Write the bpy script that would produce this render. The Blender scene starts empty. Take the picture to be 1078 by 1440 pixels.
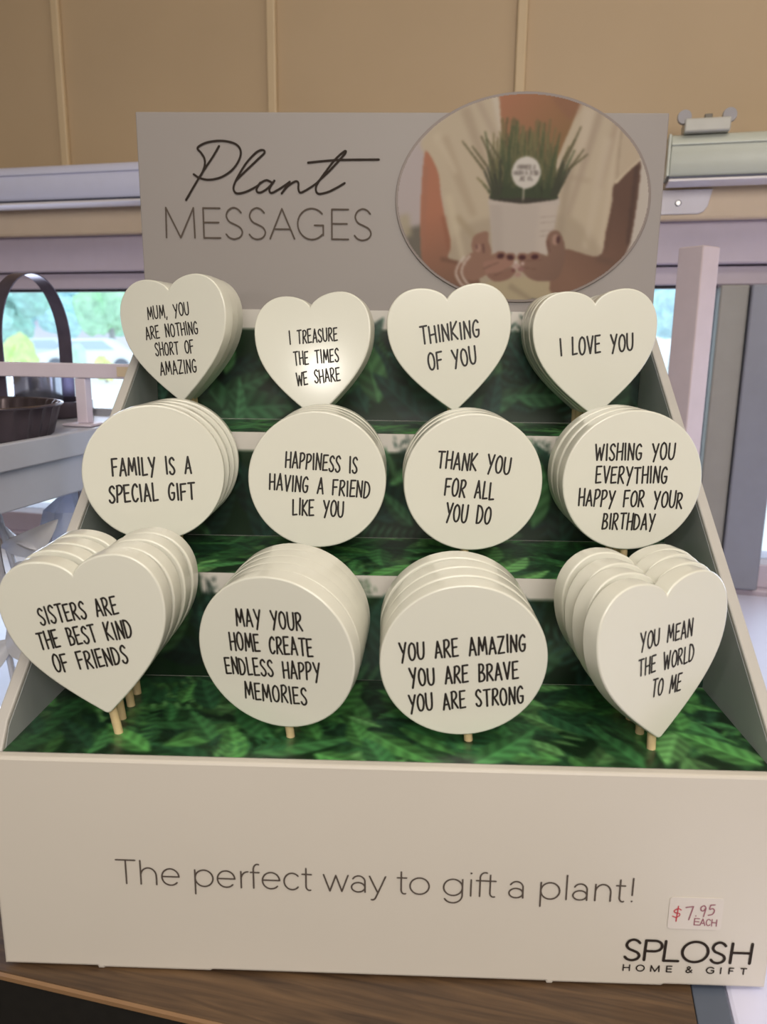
import bpy, bmesh, math, random
import numpy as np
from mathutils import Vector, Matrix, noise

scene = bpy.context.scene
COL = scene.collection
R = math.radians

# ------------------------------------------------------------------ camera
cam_data = bpy.data.cameras.new('camera')
cam = bpy.data.objects.new('camera', cam_data)
COL.objects.link(cam)
CP, CY, CR = 0.21686, -0.02904, 0.01081          # pitch down, yaw, roll
fwd = Vector((math.sin(CY)*math.cos(CP), math.cos(CY)*math.cos(CP), -math.sin(CP)))
rgt = Vector((math.cos(CY), -math.sin(CY), 0)); upv = rgt.cross(fwd)
r2 = rgt*math.cos(CR)+upv*math.sin(CR); u2 = -rgt*math.sin(CR)+upv*math.cos(CR)
m = Matrix.Identity(4)
for i in range(3):
    m[i][0], m[i][1], m[i][2] = r2[i], u2[i], -fwd[i]
m.translation = Vector((0.00766, -0.28228, 0.26979))
cam.matrix_world = m
cam_data.sensor_fit = 'VERTICAL'; cam_data.sensor_height = 36; cam_data.sensor_width = 27
cam_data.lens = 27.0
cam_data.clip_start = 0.01; cam_data.clip_end = 300
cam_data.dof.use_dof = True; cam_data.dof.focus_distance = 0.40; cam_data.dof.aperture_fstop = 14
scene.camera = cam

# ------------------------------------------------------------------ light
scene.view_settings.view_transform = 'Standard'
scene.view_settings.look = 'None'
scene.view_settings.gamma = 1
scene.view_settings.use_curve_mapping = False
scene.view_settings.exposure = 0.48
world = bpy.data.worlds.new('daylight'); scene.world = world
world.use_nodes = True
wn = world.node_tree; bgn = wn.nodes['Background']
bgn.inputs[0].default_value = (0.70, 0.86, 1.0, 1); bgn.inputs[1].default_value = 1.4

A12 = R(12)                                       # the counter and the wall are turned 12 degrees to the box
def W(s, d, z):
    return Vector((s*math.cos(A12)+d*math.sin(A12), -s*math.sin(A12)+d*math.cos(A12), z))

def area(name, loc, target, sx, sy, power, col, spread=180):
    l = bpy.data.lights.new(name, 'AREA'); l.shape = 'RECTANGLE'; l.size = sx; l.size_y = sy
    l.energy = power; l.color = col; l.spread = R(spread)
    o = bpy.data.objects.new(name, l); COL.objects.link(o); o.location = loc
    o.rotation_euler = (Vector(target)-Vector(loc)).to_track_quat('-Z', 'Y').to_euler()
    return o
area('ceiling_lamp_light', (0.10, -0.75, 1.62), (0.10, -0.60, 0), 1.1, 0.5, 7.5, (1.0, 0.92, 0.76))
area('front_fill_light', (0.10, -0.78, 0.58), (0.0, 0.0, 0.1), 0.5, 0.35, 4.3, (1.0, 0.935, 0.85))  # unseen fill added behind the camera to brighten the front
area('side_lamp_light', (0.95, -0.35, 1.55), (0.9, -0.2, 0), 0.5, 0.5, 3.5, (1.0, 0.88, 0.70))
area('shop_lamp_light', (-1.40, -2.05, 0.68), (0.0, 0.2, 0.25), 0.09, 0.09, 2.6, (1.0, 0.95, 0.86))
# daylight through the two window openings
for nm, s, wdt, pw in (('window_daylight', -0.95, 1.0, 3.6), ('window_daylight_right', 0.66, 0.50, 1.6)):
    p = W(s, 0.60, 0.19); q = W(s, 0.0, 0.19)
    o = area(nm, p, q, wdt, 0.30, pw, (0.72, 0.80, 1.0))

# ------------------------------------------------------------------ helpers
def srgb(c):
    return tuple((x/255/12.92 if x/255 <= .04045 else ((x/255+.055)/1.055)**2.4) for x in c)
MATS = {}
def mat(name, rgb, rough=0.6, metal=0.0, coat=0.0, var=0.03, scale=60.0, bump=0.0, lin=False, spec=0.5):
    if name in MATS: return MATS[name]
    mt = bpy.data.materials.new(name); mt.use_nodes = True
    nt = mt.node_tree; b = nt.nodes['Principled BSDF']
    c = rgb if lin else srgb(rgb)
    tc = nt.nodes.new('ShaderNodeTexCoord'); nz = nt.nodes.new('ShaderNodeTexNoise')
    nz.inputs['Scale'].default_value = scale; nz.inputs['Detail'].default_value = 4
    nt.links.new(tc.outputs['Object'], nz.inputs['Vector'])
    rp = nt.nodes.new('ShaderNodeValToRGB')
    rp.color_ramp.elements[0].position = .3; rp.color_ramp.elements[1].position = .7
    rp.color_ramp.elements[0].color = (*[x*(1-var) for x in c], 1)
    rp.color_ramp.elements[1].color = (*[min(1, x*(1+var)) for x in c], 1)
    nt.links.new(nz.outputs['Fac'], rp.inputs['Fac']); nt.links.new(rp.outputs['Color'], b.inputs['Base Color'])
    b.inputs['Roughness'].default_value = rough; b.inputs['Metallic'].default_value = metal
    b.inputs['Coat Weight'].default_value = coat; b.inputs['Coat Roughness'].default_value = .12
    b.inputs['Specular IOR Level'].default_value = spec
    if bump:
        bp = nt.nodes.new('ShaderNodeBump'); bp.inputs['Strength'].default_value = bump
        bp.inputs['Distance'].default_value = .002
        nt.links.new(nz.outputs['Fac'], bp.inputs['Height']); nt.links.new(bp.outputs['Normal'], b.inputs['Normal'])
    MATS[name] = mt
    return mt

def vcol_mat(name, rough, coat=0.0, spec=0.5):
    mt = bpy.data.materials.new(name); mt.use_nodes = True
    nt = mt.node_tree; b = nt.nodes['Principled BSDF']
    at = nt.nodes.new('ShaderNodeAttribute'); at.attribute_name = 'print'
    nt.links.new(at.outputs['Color'], b.inputs['Base Color'])
    b.inputs['Roughness'].default_value = rough; b.inputs['Coat Weight'].default_value = coat
    b.inputs['Coat Roughness'].default_value = .15; b.inputs['Specular IOR Level'].default_value = spec
    return mt

def link(name, me, material=None, parent=None, smooth=False):
    o = bpy.data.objects.new(name, me); COL.objects.link(o)
    if material is not None:
        for mm in (material if isinstance(material, (list, tuple)) else [material]): me.materials.append(mm)
    if parent is not None: o.parent = parent
    if smooth:
        for p in me.polygons: p.use_smooth = True
    return o

def build(name, bm, material, parent=None, smooth=False, room=False):
    if room:
        bm.transform(Matrix.Rotation(-A12, 4, 'Z'))
    bmesh.ops.recalc_face_normals(bm, faces=bm.faces[:])
    me = bpy.data.meshes.new(name); bm.to_mesh(me); bm.free()
    o = link(name, me, material, parent, smooth)
    if smooth:
        me.set_sharp_from_angle(angle=R(42))
    return o
def weighted(o):
    w = o.modifiers.new('weighted_normals', 'WEIGHTED_NORMAL'); w.keep_sharp = False; w.weight = 80; return o

def box(bm, x0, x1, y0, y1, z0, z1, bevel=0.0, seg=2):
    b = bmesh.new()
    bmesh.ops.create_cube(b, size=1)
    for v in b.verts:
        v.co = Vector((x0+(v.co.x+.5)*(x1-x0), y0+(v.co.y+.5)*(y1-y0), z0+(v.co.z+.5)*(z1-z0)))
    if bevel: bmesh.ops.bevel(b, geom=b.edges[:], offset=bevel, segments=seg, affect='EDGES', profile=.5)
    join(bm, b)
def join(bm, b):
    me = bpy.data.meshes.new('tmp'); b.to_mesh(me); b.free(); bm.from_mesh(me); bpy.data.meshes.remove(me)
def prism(bm, pts, axis, a0, a1, bevel=0.0, seg=2):
    """closed 2-D outline extruded along an axis ('x','y' or 'z')"""
    b = bmesh.new()
    def P(p, a): return {'x': (a, p[0], p[1]), 'y': (p[0], a, p[1]), 'z': (p[0], p[1], a)}[axis]
    lo = [b.verts.new(P(p, a0)) for p in pts]; hi = [b.verts.new(P(p, a1)) for p in pts]
    f0 = b.faces.new(lo); f1 = b.faces.new(hi[::-1]); n = len(pts)
    for i in range(n): b.faces.new((lo[i], hi[i], hi[(i+1) % n], lo[(i+1) % n]))
    bmesh.ops.recalc_face_normals(b, faces=b.faces[:])
    if bevel:
        ed = [e for e in b.edges if (f0 in e.link_faces or f1 in e.link_faces)]
        bmesh.ops.bevel(b, geom=ed, offset=bevel, segments=seg, affect='EDGES', profile=.5)
    join(bm, b)
def lathe(bm, prof, n=32, cx=0, cy=0, z0=0, flute=0, depth=0.0):
    rings = []
    for r, z in prof:
        ring = []
        for i in range(n):
            a = 2*math.pi*i/n
            k = 1-depth*abs(math.sin(a*flute/2)) if flute else 1
            ring.append(bm.verts.new((cx+r*k*math.cos(a), cy+r*k*math.sin(a), z0+z)))
        rings.append(ring)
    for a, b in zip(rings, rings[1:]):
        for i in range(n): bm.faces.new((a[i], a[(i+1) % n], b[(i+1) % n], b[i]))
    return rings
def cap(bm, ring): bm.faces.new(ring)
def tube(bm, pts, rad, n=10):
    pts = [Vector(p) for p in pts]; rings = []
    rads = rad if isinstance(rad, (list, tuple)) else [rad]*len(pts)
    prev = None
    for i, p in enumerate(pts):
        t = (pts[min(i+1, len(pts)-1)]-pts[max(i-1, 0)]).normalized()
        a = prev if prev is not None else (Vector((0, 0, 1)) if abs(t.z) < .9 else Vector((1, 0, 0)))
        x = t.cross(a).normalized(); y = x.cross(t).normalized(); prev = y
        rings.append([bm.verts.new(p+(x*math.cos(2*math.pi*k/n)+y*math.sin(2*math.pi*k/n))*rads[i]) for k in range(n)])
    for a, b in zip(rings, rings[1:]):
        for k in range(n): bm.faces.new((a[k], a[(k+1) % n], b[(k+1) % n], b[k]))
    bm.faces.new(rings[0][::-1]); bm.faces.new(rings[-1])

def tag(o, label, cat, group=None):
    o['label'] = label; o['category'] = cat
    if group: o['group'] = group
    return o
def thing(name, label, cat, loc=(0, 0, 0), rot=(0, 0, 0), group=None):
    o = bpy.data.objects.new(name, None); COL.objects.link(o)
    o.empty_display_size = .02; o.location = loc; o.rotation_euler = rot
    return tag(o, label, cat, group)
def struct(o):
    o['kind'] = 'structure'; return o

# ------------------------------------------------------------------ stroke lettering
def arc(cx, cy, rx, ry, a0, a1, n=14):
    return [(cx+rx*math.cos(R(a0+(a1-a0)*i/n)), cy+ry*math.sin(R(a0+(a1-a0)*i/n))) for i in range(n+1)]
def smooth(pts, n=6):
    out = []
    P = [np.array(p, float) for p in pts]
    P = [2*P[0]-P[1]]+P+[2*P[-1]-P[-2]]
    for i in range(1, len(P)-2):
        for k in range(n):
            t = k/n
            out.append(.5*((2*P[i])+(-P[i-1]+P[i+1])*t+(2*P[i-1]-5*P[i]+4*P[i+1]-P[i+2])*t*t+(-P[i-1]+3*P[i]-3*P[i+1]+P[i+2])*t**3))
    out.append(P[-2])
    return [tuple(map(float, p)) for p in out]
def ribbon(polys, pts, w):
    """flat pen stroke: quads, round ends and round corners; polys collects 2-D polygons"""
    q = [pts[0]]
    for p in pts[1:]:
        if math.hypot(p[0]-q[-1][0], p[1]-q[-1][1]) > 1e-7: q.append(p)
    h = w/2
    if len(q) == 1:
        polys.append([(q[0][0]+h*1.2*math.cos(a*math.pi/5), q[0][1]+h*1.2*math.sin(a*math.pi/5)) for a in range(10)]); return
    L = []; Rr = []
    for i in range(len(q)):
        a = q[max(i-1, 0)]; b = q[min(i+1, len(q)-1)]
        d = [b[0]-a[0], b[1]-a[1]]; n = math.hypot(*d) or 1
        if 0 < i < len(q)-1:
            d1 = np.array(q[i])-np.array(a); d2 = np.array(b)-np.array(q[i])
            d1 = d1/np.linalg.norm(d1); d2 = d2/np.linalg.norm(d2); cs = float(d1@d2)
            if cs < .8:      # a corner: end this piece and begin the next
                ribbon(polys, q[:i+1], w); ribbon(polys, q[i:], w); return
        L.append((q[i][0]-d[1]/n*h, q[i][1]+d[0]/n*h)); Rr.append((q[i][0]+d[1]/n*h, q[i][1]-d[0]/n*h))
    for i in range(len(q)-1): polys.append([Rr[i], Rr[i+1], L[i+1], L[i]])
    for (p, o, s) in ((q[0], q[1], 1), (q[-1], q[-2], 1)):
        a0 = math.atan2(p[1]-o[1], p[0]-o[0])
        polys.append([(p[0]+h*math.cos(a0+R(t)), p[1]+h*math.sin(a0+R(t))) for t in range(-90, 91, 30)])
HAND = {  # tall hand-drawn capitals: width, strokes ('l' straight, 's' smooth)
 'A': (.42, 'l', [(0, 0), (.2, 1), (.42, 0)], 'l', [(.07, .3), (.36, .34)]),
 'B': (.36, 'l', [(.02, 1), (0, 0)], 's', [(0, .98), (.2, .98), (.29, .8), (.2, .58), (.02, .5)], 's', [(.02, .5), (.26, .48), (.36, .26), (.26, .05), (0, 0)]),
 'C': (.36, 's', [(.36, .84), (.24, 1), (.08, .82), (.01, .45), (.08, .1), (.22, 0), (.36, .16)]),
 'D': (.4, 'l', [(0, 1), (0, 0)], 's', [(0, 1), (.22, .93), (.38, .62), (.36, .28), (.2, .04), (0, 0)]),
 'E': (.34, 'l', [(.33, 1), (0, .98), (0, 0), (.34, .03)], 'l', [(0, .5), (.27, .53)]),
 'F': (.34, 'l', [(0, 0), (0, .98), (.34, 1)], 'l', [(0, .5), (.28, .53)]),
 'G': (.4, 's', [(.36, .86), (.24, 1), (.08, .82), (.01, .45), (.08, .1), (.22, 0), (.35, .12), (.38, .42)], 'l', [(.38, .42), (.22, .42)]),
 'H': (.38, 'l', [(0, 1), (.01, 0)], 'l', [(.37, 1), (.38, 0)], 'l', [(0, .47), (.38, .52)]),
 'I': (.10, 'l', [(.035, 1), (.065, 0)]),
 'K': (.38, 'l', [(0, 1), (0, 0)], 'l', [(.36, 1), (.02, .46), (.38, 0)]),
 'L': (.32, 'l', [(0, 1), (.02, 0), (.32, .04)]),
 'M': (.54, 'l', [(0, 0), (.08, 1), (.27, .22), (.46, 1), (.54, 0)]),
 'N': (.38, 'l', [(0, 0), (.02, 1), (.36, .02), (.38, 1)]),
 'O': (.42, 's', [(.2, 1), (.06, .84), (0, .48), (.07, .12), (.21, 0), (.36, .14), (.42, .5), (.35, .87), (.2, 1)]),
 'P': (.35, 'l', [(.03, .98), (0, 0)], 's', [(0, .96), (.2, 1), (.34, .86), (.31, .62), (.16, .47), (.03, .44)]),
 'R': (.38, 'l', [(.03, .98), (0, 0)], 's', [(0, .96), (.2, 1), (.33, .86), (.3, .64), (.16, .5), (.03, .47)], 'l', [(.1, .47), (.38, 0)]),
 'S': (.34, 's', [(.33, .86), (.21, 1), (.06, .9), (.03, .7), (.16, .52), (.29, .36), (.33, .16), (.2, 0), (.05, .05), (0, .16)]),
 'T': (.42, 'l', [(0, .98), (.42, 1)], 'l', [(.2, .98), (.22, 0)]),
 'U': (.4, 's', [(0, 1), (0, .4), (.06, .1), (.19, 0), (.33, .1), (.39, .4), (.4, 1)]),
 'V': (.4, 'l', [(0, 1), (.2, 0), (.4, 1)]),
 'W': (.58, 'l', [(0, 1), (.14, 0), (.29, .78), (.44, 0), (.58, 1)]),
 'Y': (.42, 'l', [(0, 1), (.21, .46)], 'l', [(.42, 1), (.13, -.12)]),
 'Z': (.38, 'l', [(0, 1), (.37, 1), (0, 0), (.38, .03)]),
 ',': (.06, 'l', [(.05, .06), (0, -.14)]),
}
def hand_line(polys, text, x0, y0, x1, y1, h, wr=.115):
    wid = []; tot = 0
    for ch in text:
        a = .42 if ch == ' ' else HAND[ch][0]
        wid.append(a); tot += a+.17
    tot -= .17
    L = math.hypot(x1-x0, y1-y0); sx = L/tot; ex = ((x1-x0)/L, (y1-y0)/L); ey = (-ex[1], ex[0]); pen = 0
    rnd = random.Random(text)
    for ch, a in zip(text, wid):
        if ch != ' ':
            g = HAND[ch][1:]; hh = h*rnd.uniform(.95, 1.04); dy = h*rnd.uniform(-.03, .03); sl = rnd.uniform(-.02, .03)
            for k in range(0, len(g), 2):
                pts = smooth(g[k+1], 5) if g[k] == 's' else g[k+1]
                pts = [((pen+p[0])*sx+sl*p[1]*h, p[1]*hh+dy) for p in pts]
                ribbon(polys, [(x0+ex[0]*p[0]+ey[0]*p[1], y0+ex[1]*p[0]+ey[1]*p[1]) for p in pts], h*wr)
        pen += a+.17
THIN = {  # light geometric letters in a unit-wide cell, cap height 1, x-height .69 ; every stroke already sampled
 'M': [[(0, 0), (.02, 1), (.5, 0), (.98, 1), (1, 0)]],
 'E': [[(1, 1), (.03, 1), (.03, 0), (1, 0)], [(.03, .52), (.92, .52)]],
 'S': [smooth([(.93, .86), (.75, .97), (.48, 1.02), (.18, .93), (.06, .74), (.22, .56), (.55, .46), (.85, .36), (.98, .2), (.84, .04), (.5, -.03), (.2, .02), (.02, .13)], 5)],
 'A': [[(0, 0), (.5, 1), (1, 0)], [(.18, .32), (.82, .32)]],
 'G': [arc(.55, .5, .55, .52, 42, 318, 30)+[(1, .13), (1, .46), (.66, .46)]],
 'T': [[(0, 1), (1, 1)], [(.5, 1), (.5, 0)]],
 'P': [[(0, 0), (0, 1)]+[(.5, 1)]+arc(.55, .73, .45, .27, 90, -90, 16)+[(0, .46)]],
 'L': [[(0, 1), (0, 0), (1, 0)]],
 'O': [arc(.5, .5, .5, .52, 0, 360, 40)],
 'H': [[(0, 1), (0, 0)], [(1, 1), (1, 0)], [(0, .52), (1, .52)]],
 'F': [[(1, 1), (0, 1), (0, 0)], [(0, .5), (.85, .5)]],
 'I': [[(.5, 1), (.5, 0)]],
 'C': [arc(.55, .5, .5, .5, 45, 315, 24)],
 '&': [smooth([(1, 0), (.3, .65), (.25, .88), (.5, 1), (.7, .86), (.55, .65), (.12, .38), (.08, .12), (.4, -.02), (.75, .12), (.98, .45)], 5)],
 '$': [smooth([(1, .75), (.6, .9), (.15, .72), (.3, .52), (.8, .42), (.85, .2), (.45, .05), (0, .2)], 5), [(.62, 1.15), (.5, -.35)]],
 '7': [[(0, .95), (1, 1), (.55, -.3)]], '.': [[(.5, .03)]],
 '9': [smooth([(.95, .8), (.6, 1), (.15, .85), (.2, .55), (.6, .5), (.95, .75), (.85, .35), (.7, -.1)], 5)],
 '5': [[(.95, 1), (.3, 1)], smooth([(.3, 1), (.2, .6), (.65, .65), (.95, .4), (.7, .08), (.1, 0)], 5)],
 'h': [[(0, 1), (0, 0)], [(0, .42)]+arc(.5, .36, .5, .34, 165, 0, 14)+[(1, 0)]],
 'e': [[(.02, .36), (1, .36)]+arc(.5, .345, .5, .35, 2, 318, 30)],
 'p': [[(0, .69), (0, -.33)], arc(.5, .345, .5, .35, 0, 360, 34)],
 'r': [[(0, .69), (0, 0)], [(0, .4)]+arc(1, .36, 1, .33, 165, 90, 8)],
 'f': [[(.33, 0), (.33, .78)]+arc(.78, .8, .45, .22, 180, 70, 10), [(0, .67), (.95, .67)]],
 'c': [arc(.53, .345, .53, .35, 42, 318, 28)],
 't': [[(.4, .92), (.4, .18)]+arc(.75, .16, .35, .17, 180, 290, 10), [(0, .67), (.95, .67)]],
 'w': [[(0, .69), (.26, 0), (.5, .67), (.75, 0), (1, .69)]],
 'a': [arc(.5, .42, .45, .27, 150, 15, 12)+[(.95, .0)], arc(.48, .2, .46, .2, 0, 360, 28)],
 'y': [[(0, .69), (.5, .02)], [(1, .69), (.42, -.18)]+arc(.2, -.14, .22, .18, -20, -110, 8)],
 'o': [arc(.5, .345, .5, .35, 0, 360, 34)],
 'g': [arc(.5, .345, .5, .35, 0, 360, 34), [(1, .69), (1, .02)]+arc(.5, .02, .5, .34, 0, -150, 18)],
 'i': [[(.5, .69), (.5, 0)], [(.5, .97)]],
 'l': [[(.5, 1.03), (.5, 0)]],
 'n': [[(0, .69), (0, 0)], [(0, .42)]+arc(.5, .36, .5, .34, 165, 0, 14)+[(1, 0)]],
 '!': [[(.55, 1), (.5, .28)], [(.48, .02)]],
}
def thin_text(polys, cells, pen, slant=0.0):
    for ch, x0, x1, y0, y1, h in cells:
        yb = (y0+y1)/2
        for st in THIN[ch]:
            ribbon(polys, [(x0+(x1-x0)*p[0]+slant*p[1]*h, yb+(y1-y0)*(p[0]-.5)+p[1]*h) for p in st], pen)
def lettering(name, polys, place, material, parent):
    vs = []; fs = []
    for i, pl in enumerate(polys):       # each piece of ink a hair in front of the one before
        k = len(vs); e = (i % 40)*1.5e-6
        vs += [(q[0], q[1]-e, q[2]) for q in (place(*p) for p in pl)]; fs.append(list(range(k, k+len(pl))))
    me = bpy.data.meshes.new(name); me.from_pydata(vs, [], fs); me.update()
    return link(name, me, material, parent)

# ------------------------------------------------------------------ printed pictures (flat prints, coloured per vertex)
def to_lin(a):
    a = np.clip(a/255., 0, 1)
    return np.where(a <= .04045, a/12.92, ((a+.055)/1.055)**2.4)
def blur(a, k=1, n=2):
    for _ in range(n):
        for ax in (0, 1):
            p = np.pad(a, [(k, k) if i == ax else (0, 0) for i in range(a.ndim)], mode='edge')
            a = sum(np.take(p, range(i, i+a.shape[ax]), axis=ax) for i in range(2*k+1))/(2*k+1)
    return a
def print_sheet(name, art, P, material, parent, keep=None):
    """art: rows top to bottom, columns left to right; P(u,v) with u,v in 0..1 gives the point on the card"""
    H, Wd = art.shape[:2]
    vs = [P(i/(Wd-1), j/(H-1)) for j in range(H) for i in range(Wd)]
    if keep is None:
        fs = [(j*Wd+i, (j+1)*Wd+i, (j+1)*Wd+i+1, j*Wd+i+1) for j in range(H-1) for i in range(Wd-1)]
    else:
        fs = [(j*Wd+i, (j+1)*Wd+i, (j+1)*Wd+i+1, j*Wd+i+1) for j in range(H-1) for i in range(Wd-1) if keep[j, i]]
    me = bpy.data.meshes.new(name); me.from_pydata(vs, [], fs); me.update()
    ca = me.color_attributes.new('print', 'FLOAT_COLOR', 'POINT')
    rgba = np.ones((H*Wd, 4), np.float32); rgba[:, :3] = to_lin(art.reshape(-1, 3))
    ca.data.foreach_set('color', rgba.ravel())
    o = link(name, me, material, parent)
    if keep is not None:
        bm = bmesh.new(); bm.from_mesh(me)
        bmesh.ops.delete(bm, geom=[v for v in bm.verts if not v.link_faces], context='VERTS'); bm.to_mesh(me); bm.free()
    return o
def leaf_paint(art, rng, cx, cy, L, ang, wd, col):
    H, Wd = art.shape[:2]
    dx, dy = math.cos(ang), math.sin(ang)
    x0, x1 = sorted((cx, cx+dx*L)); y0, y1 = sorted((cy, cy+dy*L)); p = wd*L+2
    i0, i1 = int(max(0, x0-p)), int(min(Wd, x1+p)); j0, j1 = int(max(0, y0-p)), int(min(H, y1+p))
    if i1 <= i0 or j1 <= j0: return
    X, Y = np.meshgrid(np.arange(i0, i1), np.arange(j0, j1))
    t = ((X-cx)*dx+(Y-cy)*dy)/L; s = (-(X-cx)*dy+(Y-cy)*dx)/L
    bend = .12*math.sin(cx*7.1)
    s = s-bend*t*t
    hw = wd*np.sin(np.pi*np.clip(t, 0, 1)**.75)**.9
    msk = np.clip((hw-np.abs(s))*L, 0, 1)*(t > 0)*(t < 1)
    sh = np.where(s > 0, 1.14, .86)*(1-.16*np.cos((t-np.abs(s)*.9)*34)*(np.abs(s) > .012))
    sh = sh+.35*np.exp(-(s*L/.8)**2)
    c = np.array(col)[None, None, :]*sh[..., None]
    sub = art[j0:j1, i0:i1]
    art[j0:j1, i0:i1] = sub*(1-msk[..., None])+c*msk[..., None]
def foliage_art(wn_, hn, seed, pal, n, Lr, top=0, white=(204, 199, 193), fern=0.12, base=(16, 40, 20)):
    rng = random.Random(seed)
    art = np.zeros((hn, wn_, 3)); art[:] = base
    order = []
    for k in range(n):
        order.append((rng.random(), rng.uniform(-5, wn_+5), rng.uniform(-6, hn+8)))
    order.sort()
    if top: art[:top] = white
    for d, x, y in order:
        if top and y < top+4: continue
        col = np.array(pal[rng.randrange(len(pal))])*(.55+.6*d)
        L = rng.uniform(*Lr)
        ang = -math.pi/2+rng.gauss(0, .75 if top else 1.5)
        if top: L = min(L, (y-top)*1.0+rng.uniform(0, 6))
        if rng.random() < fern:
            for q in range(9):
                f = q/9
                fx, fy = x+math.cos(ang)*L*1.3*f, y+math.sin(ang)*L*1.3*f
                for sg in (-1, 1):
                    leaf_paint(art, rng, fx, fy, L*.36*(1-f*.7), ang+sg*1.0, .16, col)
        else:
            leaf_paint(art, rng, x, y, L, ang, rng.uniform(.14, .24), col)
    if top:   # leaf tips and small ferns rise over the pale strip
        for k in range(34):
            x = rng.uniform(0, wn_); c = np.array(pal[rng.randrange(len(pal))])*rng.uniform(.6, .95)
            if rng.random() < .6:
                leaf_paint(art, rng, x, top+rng.uniform(10, 18), rng.uniform(16, 34), -math.pi/2+rng.uniform(-.75, .75), rng.uniform(.13, .22), c)
            else:
                for q in range(36):
                    leaf_paint(art, rng, x+rng.gauss(0, 3.5), top+9-q*.5+rng.gauss(0, 1), 5, rng.uniform(-2.6, -.5), .2, c*rng.uniform(.7, 1.15))
    return blur(art, 1, 1)

# ================================================================== the room
def room(name, boxes, material, bevel=0.0):
    bm = bmesh.new()
    for b in boxes: box(bm, *b, bevel)
    return struct(build(name, bm, material, room=True))

m_wall = mat('cream_wall_paint', (184, 160, 130), .55, var=.025, scale=9)
m_room = mat('shop_wall_paint', (205, 192, 172), .7)
m_ceil = mat('ceiling_paint', (225, 218, 205), .8)
m_alu = mat('window_frame_light_tint', (196, 184, 200), .5, var=.02)  # lilac glare of the window light put into the frame colour
m_alud = mat('window_stile_grey', (152, 149, 146), .5, var=.03)
m_arch = mat('architrave_paint', (222, 200, 172), .5, var=.03, scale=25)
m_white = mat('white_paint', (226, 220, 226), .42, var=.015)
m_line = mat('dark_gasket', (58, 54, 62), .6)

room('floor', [(-3.2, 2.2, -3.2, .62, -.95, -.9)], mat('floor_vinyl', (120, 105, 90), .5))
room('ceiling', [(-3.2, 2.2, -3.2, .74, 1.72, 1.78)], m_ceil)
room('wall_left', [(-3.2, -3.1, -3.2, .62, -.9, 1.72)], m_room)
room('wall_right', [(2.1, 2.2, -3.2, .62, -.9, 1.72)], m_room)
room('wall_front', [(-3.1, 2.1, -3.3, -3.2, -.9, 1.72)], m_room)
WT = .40                                            # top of the window opening
room('wall_back', [(-3.2, 2.2, .62, .74, WT, 1.72), (-3.2, 2.2, .62, .74, -.9, -.02),
                   (-3.2, -1.5, .62, .74, -.02, WT), (.95, 2.2, .62, .74, -.02, WT)], m_wall)
m_bat = mat('batten_paint', (200, 177, 144), .5, var=.03, scale=30)
for k, s in enumerate((-1.366, -1.096, -.826, -.556, -.2845, -.0085, .264, .535)):
    room('trim_%d' % (k+1), [(s-.0055, s+.0055, .613, .62, .44, 1.72)], m_bat, .002)
room('trim_9', [(-1.56, 1.01, .606, .6195, .396, .440)], m_arch, .003)   # architrave over the window

def window(name, s0, s1, head=None):
    o = bpy.data.objects.new(name, None); COL.objects.link(o); struct(o); o.empty_display_size = .02
    o.location = (0, 0, 0)
    bm = bmesh.new()
    if head: box(bm, s0, head, .622, .70, .354, .3995, .002); box(bm, s0, head, .632, .70, .3335, .3525, .0015)
    box(bm, s0, s1, .622, .70, -.0195, .004, .002); box(bm, s0, s1, .632, .70, .004, .031, .0015)
    box(bm, s0, s0+.03, .634, .70, .031, .334, .0015); box(bm, s1-.03, s1, .634, .70, .031, .334, .0015)
    build('window_frame', bm, m_alu, o, room=True)
    bm = bmesh.new(); box(bm, s0+.03, s1-.03, .640, .646, .3305, .3335); build('gasket', bm, m_line, o, room=True)
    bm = bmesh.new(); box(bm, s0+.03, s1-.03, .66, .664, .031, .3335); build('glass_pane', bm, m_glass, o, room=True)
    return o
m_glass = bpy.data.materials.new('window_glass'); m_glass.use_nodes = True
nt = m_glass.node_tree; nt.nodes.clear()
on_ = nt.nodes.new('ShaderNodeOutputMaterial'); mx = nt.nodes.new('ShaderNodeMixShader')
tr = nt.nodes.new('ShaderNodeBsdfTransparent'); gl = nt.nodes.new('ShaderNodeBsdfGlossy'); fr = nt.nodes.new('ShaderNodeFresnel')
tr.inputs[0].default_value = (.97, .985, .98, 1); gl.inputs['Roughness'].default_value = .03; fr.inputs['IOR'].default_value = 1.3
nt.links.new(fr.outputs[0], mx.inputs[0]); nt.links.new(tr.outputs[0], mx.inputs[1]); nt.links.new(gl.outputs[0], mx.inputs[2])
tl = nt.nodes.new('ShaderNodeBsdfTranslucent'); tl.inputs[0].default_value = (.93, .96, 1, 1); mx2 = nt.nodes.new('ShaderNodeMixShader'); mx2.inputs[0].default_value = .05
nt.links.new(mx.outputs[0], mx2.inputs[1]); nt.links.new(tl.outputs[0], mx2.inputs[2]); nt.links.new(mx2.outputs[0], on_.inputs[0])
window('window_1', -1.5, .2385, .95)
window('window_2', .2395, .95)
# the two grey meeting stiles to the right of the white post
bm = bmesh.new(); box(bm, .2085, .2370, .618, .66, .006, .3325, .002); struct(build('trim_10', bm, m_alud, room=True))
bm = bmesh.new(); box(bm, .2378, .2765, .612, .66, .006, .3325, .002); struct(build('trim_11', bm, mat('stile_blue_grey', (136, 138, 152), .45, var=.03), room=True))

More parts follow.
